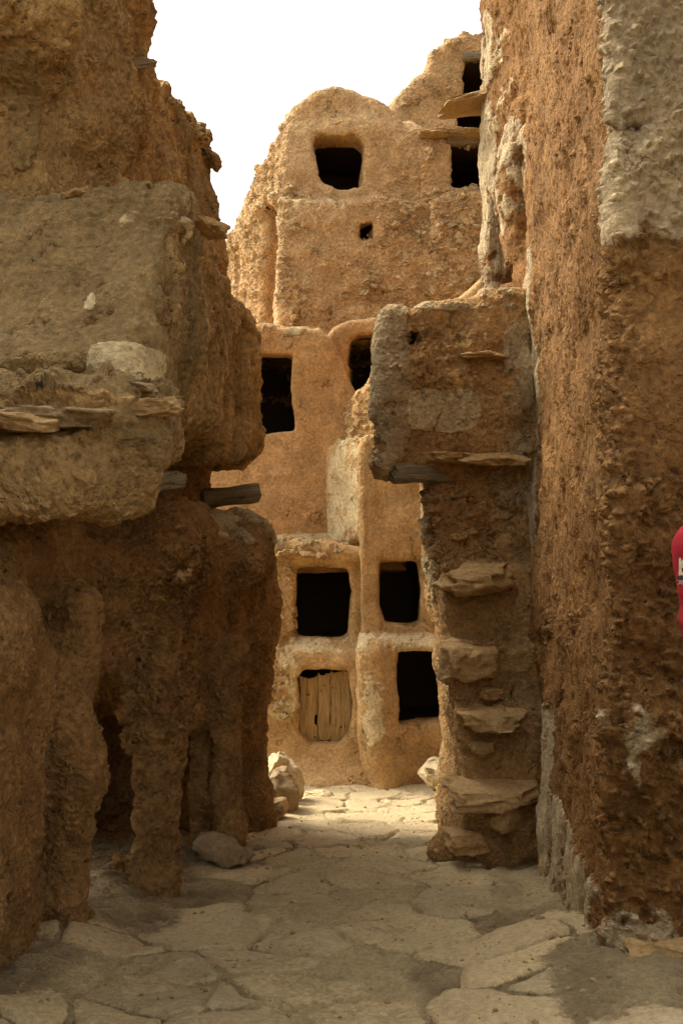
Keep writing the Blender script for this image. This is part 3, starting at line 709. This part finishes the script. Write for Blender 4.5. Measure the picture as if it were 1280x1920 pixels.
tag(rock('stone', P(955, 494, 8.2), (.035, .04, .03), 93, M_ROCKG), 'small grey stone at the foot of the pointed niche', 'stone')

# plank door
door = to_mesh('door', *(lambda bm: bm)((np.zeros((0, 3)), np.zeros((0, 4), int)))) if False else None
def plank(x0, x1, z0, z1, y, th, seed, parent, holes=()):
    rs = np.random.RandomState(seed); nx, nz = 26, 80
    xs = np.linspace(0, 1, nx); zs = np.linspace(0, 1, nz)
    bm = bmesh.new(); fr = []; bk = []
    for i, t in enumerate(zs):
        ra, rb = [], []
        for j, s in enumerate(xs):
            x = x0+(x1-x0)*s + .004*math.sin(t*9+seed)+.003*math.sin(t*23+seed*2)
            z = z0+(z1-z0)*t
            if i == nz-1: z += .012*math.sin(s*7+seed)+.006*math.sin(s*21)
            if i == 0: z += .006*math.sin(s*9+seed*3)
            dy = .004*math.sin(s*6+seed)+.006*(abs(s-.5)*2)**6
            ra.append(bm.verts.new((x, y+dy, z))); rb.append(bm.verts.new((x, y+th, z)))
        fr.append(ra); bk.append(rb)
    for i in range(nz-1):
        for j in range(nx-1):
            cx = (x0+(x1-x0)*(j+.5)/(nx-1)); cz = z0+(z1-z0)*(i+.5)/(nz-1)
            if any(((cx-hx)/rx)**2+((cz-hz)/rz)**2 < 1 for hx, hz, rx, rz in holes): continue
            bm.faces.new((fr[i][j], fr[i][j+1], fr[i+1][j+1], fr[i+1][j])); bm.faces.new((bk[i][j], bk[i+1][j], bk[i+1][j+1], bk[i][j+1]))
    for i in range(nz-1):
        for j in (0, nx-1):
            bm.faces.new((fr[i][j], fr[i+1][j], bk[i+1][j], bk[i][j]))
    for j in range(nx-1):
        for i in (0, nz-1):
            bm.faces.new((fr[i][j], bk[i][j], bk[i][j+1], fr[i][j+1]))
    bmesh.ops.recalc_face_normals(bm, faces=bm.faces)
    me = bpy.data.meshes.new('plank'); bm.to_mesh(me); bm.free(); me.materials.append(M_WOODZ)
    o = bpy.data.objects.new('plank', me); COL.objects.link(o)
    if parent is not None: adopt(o, parent)
    return o
YD = 10.30
def bar(name, x0, x1, z0, z1, y0, y1, mat, parent):
    bm = bmesh.new(); bmesh.ops.create_cube(bm, size=1)
    for q in bm.verts: q.co = (x0+(x1-x0)*(q.co.x+.5), y0+(y1-y0)*(q.co.y+.5), z0+(z1-z0)*(q.co.z+.5))
    bmesh.ops.bevel(bm, geom=bm.edges[:], offset=.006, segments=2, affect='EDGES')
    me = bpy.data.meshes.new(name); bm.to_mesh(me); bm.free(); me.materials.append(mat)
    o = bpy.data.objects.new(name, me); COL.objects.link(o)
    if parent is not None: adopt(o, parent)
    return o
door = bar('door', PX(560, YD), PX(662, YD), PZ(1318, YD), PZ(1300, YD), YD+.045, YD+.08, M_WOODX, lst)
door['label'] = 'weathered door of three worn planks'
def dplank(u0, u1, v0, v1, seed, holes=()):
    hs_ = [(PX(a, YD), PZ(b, YD), c/F*YD, d/F*YD) for a, b, c, d in holes]
    o = plank(PX(u0, YD), PX(u1, YD), PZ(v1, YD), PZ(v0, YD), YD, .035, seed, None, hs_)
    o.parent = door; o.location = -(Vector(lst.location)+Vector(door.location)); return o
dplank(562, 595, 1271, 1402, 1, [(593, 1350, 2.6, 10), (577, 1303, 2, 2), (590, 1382, 1.6, 2)])
dplank(596, 619, 1265, 1388, 2, [(608, 1285, 1.6, 2), (601, 1296, 1.4, 2)])
dplank(620, 656, 1260, 1400, 3, [(624, 1290, 1.6, 1.6), (626, 1300, 1.6, 1.8), (640, 1300, 1.6, 1.8), (644, 1291, 1.6, 1.6), (640, 1363, 1.6, 3), (625, 1361, 1.4, 1.6)])
bar('door_jamb', PX(656, YD)+.004, PX(663, YD), PZ(1392, YD), PZ(1258, YD), YD-.02, YD+.06, M_WOODX, lst)
rock('ledge_stone', P(508, 1168, 10.28), (.075, .08, .022), 95, M_ROCK, (0, 0, .1), lst, blocky=.85)
rock('ledge_stone', P(683, 1060, 10.2), (.04, .05, .015), 97, M_ROCKP, (0, 0, 0), lst)
for k, (u, v_, s) in enumerate(((545, 1036, .07), (575, 1040, .06), (602, 1042, .05), (530, 1040, .05))):
    rock('ledge_stone', P(u, v_, 10.18), (s, .05, .03), 101+k, M_ROCK, (0, .1*k, .3*k), lst, blocky=.7)

# ================================================================== GROUND
def gz(x, y):
    z = np.where(y < 8.6, -.13*(y-3.5), -.663-.09*(y-8.6))
    z = np.where(y > 10.2, -.807, z); z = np.where(y < 2.5, .13, z)
    z = z+.10*sstep(.25, 1.1, x)*sstep(6.2, 4.2, y)*sstep(2, 3.2, y)
    z = z+.10*sstep(-.75, -1.2, x)*(y < 8)+.05*sstep(.9, 1.35, x)*sstep(4.5, 6, y)
    return z
def axis(fine, step, outs):
    return np.concatenate([-np.array(outs[0][::-1], float), np.arange(fine[0], fine[1], step), np.array(outs[1], float)])
gx = axis((-1.7, 1.9), .0125, ([1.8, 2.2, 3, 5, 10, 40, 200, 1000], [2, 2.4, 3, 5, 10, 40, 200, 1000]))
gy = axis((2.6, 10.8), .0125, ([1000, 200, 40, 10, 3, 0, -1, -2, -2.4][::-1], [11, 12, 14, 20, 50, 200, 1000]))
GX, GY = np.meshgrid(gx, gy, indexing='ij'); fx = GX.ravel().astype(np.float32); fy = GY.ravel().astype(np.float32)
zz = gz(fx, fy)
zero = np.zeros_like(fx)
wn = vnoise(fx*2.2, fy*2.2, zero+.5); wn2 = vnoise(fx*7, fy*7, zero+3.5)
cx = (fx+wn[:, 0]*.13+wn2[:, 0]*.04)/.42; cy = (fy+wn[:, 1]*.10+wn2[:, 1]*.035)/.40
ix = np.floor(cx).astype(int); iy = np.floor(cy).astype(int)
d1 = np.full(fx.shape, 9., np.float32); d2 = d1.copy(); cid = np.zeros(fx.shape, np.int32)
for dx in (-1, 0, 1):
    for dy in (-1, 0, 1):
        hsh = PERM[(PERM[(ix+dx) & 4095]+iy+dy) & 4095]
        px = ix+dx+.5+VAL[hsh, 0]*.42; py = iy+dy+.5+VAL[hsh, 1]*.42
        d = np.sqrt((cx-px)**2+(cy-py)**2); nr = d < d1
        d2 = np.where(nr, d1, np.minimum(d2, d)); cid = np.where(nr, hsh, cid); d1 = np.where(nr, d, d1)
edge = sstep(.03, .11, d2-d1)
path_c = np.interp(fy, [2, 3.5, 5, 7, 9, 11], [-.10, -.10, .0, .15, .15, .1]); hw = np.interp(fy, [2, 4, 7, 9, 11], [.95, .95, .85, .9, .9])
pm = sstep(1.15, .75, np.abs(fx-path_c)/hw + .35*fbm(fx*1.6, fy*1.6, zero, 2))
keep = sstep(-.95, -.6, VAL[cid, 2]+.1)
dust = sstep(.1, .55, fbm(fx*1.3+9, fy*1.3, zero+2, 3)+.30*sstep(.2, .9, fx)*sstep(5.2, 4.2, fy))
flag = edge*pm*keep*(1-.55*dust)
inside = (fx > -1.8) & (fx < 2) & (fy > 2.4) & (fy < 11)
tilt = VAL[cid, 0]*.010+VAL[(cid*7) & 4095, 0]*.02*(cx-np.floor(cx)-.5)
zz = zz + np.where(inside, flag*(.030+tilt) + .018*fbm(fx*2.2, fy*2.2, zero, 3) + (1-flag)*.010*fbm(fx*14, fy*14, zero+1, 3), 0)
nxg, nyg = len(gx), len(gy); I = np.arange(nxg*nyg).reshape(nxg, nyg)
quads = np.stack([I[:-1, :-1].ravel(), I[1:, :-1].ravel(), I[1:, 1:].ravel(), I[:-1, 1:].ravel()], 1)
def ground_mat():
    n = NB('dusty_paving')
    fl = n.attr('flag'); ce = n.attr('cell'); du = n.attr('dust')
    n2 = n.noise(5, 6, .6); n3 = n.noise(45, 6, .7); n1 = n.noise(1.6, 3)
    clod = n.vor(34, n.vec('ADD', n.co, n.vec('SCALE', n.noise(12, 2, .5, color=True), .05))).outputs['Distance']
    dirt = n.mix(n.ramp(n2, .35, .65), (.22, .16, .092), (.33, .25, .145))
    dirt = n.mix(n.math('MULTIPLY', du, .8), dirt, (.50, .385, .225))
    st = n.mix(ce, (.36, .28, .175), (.48, .36, .205))
    st = n.mix(n.ramp(n2, .5, .75), st, (.40, .315, .20))
    fm = n.ramp(n.math('ADD', fl, n.math('MULTIPLY', n.math('SUBTRACT', n3, .5), .35)), .3, .6)
    col = n.mix(fm, dirt, st)
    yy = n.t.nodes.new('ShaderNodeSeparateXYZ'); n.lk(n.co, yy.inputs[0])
    col = n.mix(n.math('MULTIPLY', n.ramp(yy.outputs['Y'], 6.8, 7.8), .6), col, (.56, .45, .29))  # far ground painted paler, sunlight past the passage put into the colour
    col = n.mulc(col, n.ramp(n3, .25, .75, .72, 1.22))
    h = n.math('MULTIPLY', n.math('SUBTRACT', n3, .5), n.ramp(fm, 0, 1, .026, .007))
    h = n.math('ADD', h, n.math('MULTIPLY', n.math('MULTIPLY', n.ramp(clod, .35, 0), n.ramp(n2, .45, .7)), n.ramp(fm, 0, 1, .014, .001)))
    h = n.math('ADD', h, n.math('MULTIPLY', n.math('SUBTRACT', n2, .5), .022))
    h = n.math('ADD', h, n.math('MULTIPLY', n.math('ADD', n.ramp(n2, .47, .485), n.ramp(n2, .55, .562)), n.ramp(fm, 0, 1, .006, .0018)))
    n.disp(h); return n.done(col, .92, .2)
g = to_mesh('ground', np.stack([fx, fy, zz], 1), quads, {'flag': flag, 'cell': (VAL[cid, 1]+1)/2, 'dust': np.where(inside, dust, .3)}, ground_mat())
g['kind'] = 'structure'

# small weed in the crack by the passage
def weed():
    root = thing('weed', 'tiny green sprig growing beside the stair wall at the sunlit end', 'plant', P(826, 1492, 8.2))
    n = NB('leaf'); m = n.done((.06, .10, .03), .6, .3)
    rs = random.Random(3)
    for k, (dx, dz, a) in enumerate(((-.03, .03, 2.6), (.02, .07, .8), (-.01, .10, 1.9), (.035, .035, .2))):
        bm = bmesh.new(); L, W = .035, .017
        pts = [(0, 0), (.3, .8), (.6, 1), (.85, .6), (1, 0), (.85, -.6), (.6, -1), (.3, -.8)]
        vs = [bm.verts.new((t*L*math.cos(a)-s*W*.5*math.sin(a), .006*math.sin(t*3)-.01*k, t*L*math.sin(a)+s*W*.5*math.cos(a))) for t, s in pts]
        bm.faces.new(vs); me = bpy.data.meshes.new('leaf'); bm.to_mesh(me); bm.free(); me.materials.append(m)
        o = bpy.data.objects.new('leaf', me); COL.objects.link(o); o.parent = root; o.location = (dx, 0, dz)
        md = o.modifiers.new('thick', 'SOLIDIFY'); md.thickness = .002
    log('stem', P(826, 1496, 8.2), P(826, 1470, 8.2), .003, .002, m, 2, root)
weed()

# ================================================================== PERSON at the right edge
def cloth(name, c, rough=.85):
    n = NB(name); k = n.noise(9, 4, .55); f = n.noise(260, 2)
    n.disp(n.math('ADD', n.math('MULTIPLY', n.math('SUBTRACT', k, .5), .012), n.math('MULTIPLY', n.math('SUBTRACT', f, .5), .0006)))
    return n.done(n.mulc(n.mix(0., c, c), n.ramp(k, .3, .7, .9, 1.08)), rough, .25)
def person():
    X0, Y0 = 1.325, 3.42; Z0 = float(gz(np.array([X0]), np.array([Y0]))[0])+.005
    root = thing('person', 'person in a red top with pale numbers on the sleeve, by the right wall', 'person', (X0, Y0, Z0))
    L = lambda p: [p[0]-X0, p[1]-Y0, p[2]-Z0]
    S = 1.02
    def limbs(p, e=0.):
        d = None
        for sx in (-1, 1):
            a = caps(p, (sx*.175, 0, 1.435), (sx*.165, -.05, 1.15), .062+e, .046+e)
            b = caps(p, (sx*.165, -.05, 1.15), (sx*.055, -.235, 1.06), .044+e, .030+e)
            q = smin(a, b, .03); d = q if d is None else np.minimum(d, q)
        return d
    def torso(p, e=0.):
        t = smin(ell(p, (0, 0, 1.30), (.185+e, .115+e, .24+e)), ell(p, (0, .01, 1.05), (.165+e, .11+e, .22+e)), .12)
        return smin(t, caps(p, (-.15, 0, 1.44), (.15, 0, 1.44), .055+e), .08)
    def legs(p, e=0.):
        d = None
        for sx in (-1, 1):
            q = smin(caps(p, (sx*.09, .01, .92), (sx*.10, -.01, .50), .088+e, .058+e), caps(p, (sx*.10, -.01, .50), (sx*.105, .02, .09), .056+e, .040+e), .04)
            d = q if d is None else np.minimum(d, q)
        return d
    def body(p):
        p = L(p)
        d = smin(torso(p), limbs(p), .05); d = smin(d, legs(p), .06)
        d = smin(d, caps(p, (0, .01, 1.46), (0, -.005, 1.58), .055, .052), .04)
        hd = smin(ell(p, (0, .0, 1.665), (.075, .095, .105)), ell(p, (0, -.03, 1.60), (.055, .06, .062)), .05)
        hd = smin(hd, caps(p, (0, -.088, 1.675), (0, -.108, 1.635), .009, .015), .015)
        hd = smin(hd, caps(p, (-.02, -.088, 1.603), (.02, -.088, 1.603), .007), .006)
        for sx in (-1, 1):
            hd = smin(hd, ell(p, (sx*.077, .012, 1.65), (.012, .022, .032)), .01)
            hd = smax(hd, -ell(p, (sx*.031, -.10, 1.672), (.017, .018, .010)), .012)
            hd = smin(hd, ell(p, (sx*.031, -.080, 1.672), (.013, .012, .011)), .003)
        d = smin(d, hd, .03)
        for sx in (-1, 1):          # palms and five fingers closing over each other in front
            d = smin(d, caps(p, (sx*.055, -.235, 1.06), (sx*.005, -.262-.012*sx, 1.035), .026, .028), .02)
            for k in range(4):
                z = 1.055-.019*k; ln = (.95, 1.1, 1.0, .8)[k]
                a = (sx*.0, -.272-.02*sx, z-.005); b = (-sx*.035*ln, -.284-.02*sx, z-.012); c = (-sx*.055*ln, -.262-.02*sx, z-.02)
                d = smin(d, smin(caps(p, a, b, .0095, .0085), caps(p, b, c, .0085, .0075), .004), .006)
            d = smin(d, caps(p, (sx*.03, -.262, 1.065), (-sx*.005, -.285-.01*sx, 1.078), .011, .009), .008)
        for sx in (-1, 1): d = smin(d, caps(p, (sx*.105, .02, .06), (sx*.115, -.15, .035), .042, .03), .03)
        return d
    v, q = nets(body, (X0-.32, Y0-.34, Z0-.02), (X0+.32, Y0+.2, Z0+1.82), .0085, .03)
    sk = NB('skin'); skin = sk.done((.50, .30, .20), .55, .4); to_mesh('body', v, q, None, skin, root)
    def shirt(p):
        p = L(p)
        d = smin(torso(p, .022), limbs(p, .017), .06)
        d = d+.004*np.sin(p[2]*55+p[0]*20)*(p[2] < 1.3)
        d = smax(d, .86-p[2], .01)
        d = smax(d, -(np.sqrt(p[0]**2+(p[1]-.0)**2+(p[2]-1.545)**2)-.088), .01)
        w_ = np.abs(p[0])*.9-p[1]*.5
        return smax(d, -(caps(p, (-.055, -.235, 1.06), (.055, -.235, 1.06), .050)), .01)
    v, q = nets(shirt, (X0-.33, Y0-.36, Z0+.8), (X0+.33, Y0+.22, Z0+1.62), .009, .03)
    sh = to_mesh('shirt', v, q, None, cloth('red_cloth', (.26, .006, .012)), root)
    bv = BVHTree.FromPolygons([tuple(x) for x in v], [tuple(x) for x in q])
    def trousers(p):
        p = L(p); d = smin(legs(p, .02), ell(p, (0, .01, .95), (.185, .135, .13)), .06)
        return smax(smax(d, p[2]-1.0, .01), .07-p[2], .01)
    v, q = nets(trousers, (X0-.33, Y0-.3, Z0), (X0+.33, Y0+.25, Z0+1.05), .012, .03); to_mesh('trousers', v, q, None, cloth('khaki_cloth', (.20, .16, .10)), root)
    def hair(p):
        p = L(p); d = ell(p, (0, .012, 1.685), (.084, .10, .103))
        return smax(d, -(p[1]*.8+p[2]-1.655+.03*(np.abs(p[0]) > .06)), .01)
    v, q = nets(lambda p: hair(p)+.004*fbm(p[0]*60, p[1]*60, p[2]*60, 2), (X0-.12, Y0-.14, Z0+1.5), (X0+.12, Y0+.16, Z0+1.83), .007, .03)
    hm = NB('hair_dark').done((.03, .02, .012), .6, .3); to_mesh('hair', v, q, None, hm, root)
    def shoes(p):
        p = L(p); d = None
        for sx in (-1, 1):
            q_ = smax(caps(p, (sx*.105, .02, .05), (sx*.117, -.16, .035), .055, .045), -p[2], .01); d = q_ if d is None else np.minimum(d, q_)
        return d
    v, q = nets(shoes, (X0-.25, Y0-.3, Z0-.02), (X0+.25, Y0+.15, Z0+.15), .009, .03); to_mesh('shoe', v, q, None, cloth('dark_leather', (.05, .04, .03), .6), root)
    wm = cloth('pale_print', (.50, .45, .36)); km = cloth('dark_print', (.035, .03, .035))
    YT = Y0+.01
    def fold(o, name, m):
        bm = bmesh.new(); bm.from_mesh(o.data if o.type == 'MESH' else o.to_mesh()); bmesh.ops.triangulate(bm, faces=bm.faces[:])
        bmesh.ops.subdivide_edges(bm, edges=[e for e in bm.edges if e.calc_length() > .008], cuts=2)
        bmesh.ops.triangulate(bm, faces=bm.faces[:])
        dead = []
        for x in bm.verts:
            h_ = bv.ray_cast(Vector((0, 0, EYE)), Vector((x.co.x, YT, x.co.z-EYE)).normalized())
            if h_[0] is None: dead.append(x)
            else: x.co = h_[0]+h_[1]*.0016*(1 if h_[1].y < 0 else -1)
        bmesh.ops.delete(bm, geom=dead, context='VERTS')
        me = bpy.data.meshes.new(name); bm.to_mesh(me); bm.free(); me.materials.append(m)
        r = bpy.data.objects.new(name, me); COL.objects.link(r); r.parent = sh; r.location = -(Vector(root.location)+Vector(sh.location))
        return r
    YT = Y0+.01
    for txt, u0, v0, hpx, m in (('1', 1264.5, 1079, 34, wm), ('6', 1271.5, 1079, 36, wm), ('C', 1266, 1096, 9, wm), ('A', 1271.5, 1096, 9, wm), ('N', 1277, 1096, 9, wm)):
        cu = bpy.data.curves.new('t', 'FONT'); cu.body = txt; cu.size = hpx/F*YT/.70
        to = bpy.data.objects.new('t', cu); COL.objects.link(to); bpy.context.view_layer.update()
        me = bpy.data.meshes.new_from_object(to); bpy.data.objects.remove(to)
        for x in me.vertices: x.co = (PX(u0, YT)+x.co.x*.8, 0, PZ(v0, YT)+x.co.y)
        t_ = bpy.data.objects.new('tmp', me); fold(t_, 'digit' if hpx > 20 else 'letter', m); bpy.data.objects.remove(t_)
    me = bpy.data.meshes.new('band'); bm = bmesh.new(); n_ = 24
    a = [bm.verts.new((PX(1262+2.0*i, YT), 0, PZ(1079.5-1.5*math.sin(i*1.9), YT))) for i in range(n_)]
    b = [bm.verts.new((PX(1262+2.0*i, YT), 0, PZ(1086+1.2*math.sin(i*2.3), YT))) for i in range(n_)]
    for i in range(n_-1): bm.faces.new((b[i], b[i+1], a[i+1], a[i]))
    bm.to_mesh(me); bm.free(); t_ = bpy.data.objects.new('tmp', me); fold(t_, 'printed_band', km); bpy.data.objects.remove(t_)
person()

# loose crumbs and gravel lying on the paving: one mass
def gravel():
    rs = np.random.RandomState(5); V = []; Q = []; k = 0
    base = rock_mesh('crumb', (1, 1, 1), 3, res=2); bv_ = np.array([x.co[:] for x in base.vertices]); bq = np.array([list(f.vertices) for f in base.polygons])
    bpy.data.meshes.remove(base)
    N = 1500
    for i in range(N):
        y = 3.3+rs.rand()**1.3*5.5
        t = rs.rand()
        xl = np.interp(y, [3.3, 4.7, 6.4, 8.2], [-1.1, -1.02, -.84, -.6]); xr = np.interp(y, [3.3, 4.0, 6.0, 6.4, 8.2], [1.3, 1.0, 1.2, .7, .6])
        e = rs.beta(.55, .55) if i % 3 else rs.rand(); x = xl+(xr-xl)*e
        r = .0028+.0095*rs.rand()**4
        z = float(np.interp(0, [0], [0])); a = rs.rand()*6.28
        c, s_ = math.cos(a), math.sin(a); sc = np.array([1, .6+.4*rs.rand(), .35+.4*rs.rand()])*r
        w_ = bv_*sc; w_ = np.stack([w_[:, 0]*c-w_[:, 1]*s_, w_[:, 0]*s_+w_[:, 1]*c, w_[:, 2]], 1)
        V.append((w_, x, y, r)); Q.append(bq+k); k += len(bv_)
    ix_ = np.clip(np.searchsorted(gx, [v[1] for v in V]), 0, nxg-1); iy_ = np.clip(np.searchsorted(gy, [v[2] for v in V]), 0, nyg-1)
    zg = zz.reshape(nxg, nyg)[ix_, iy_]
    vv = np.concatenate([w_+np.array([x, y, z+r*.25]) for (w_, x, y, r), z in zip(V, zg)])
    o = to_mesh('gravel', vv, np.concatenate(Q), None, stone_mat('gravel_stone', (.36, .25, .13), (.22, .15, .08), .002))
    o['kind'] = 'stuff'; o['label'] = 'crumbs of mud and gravel scattered over the paving'
gravel()
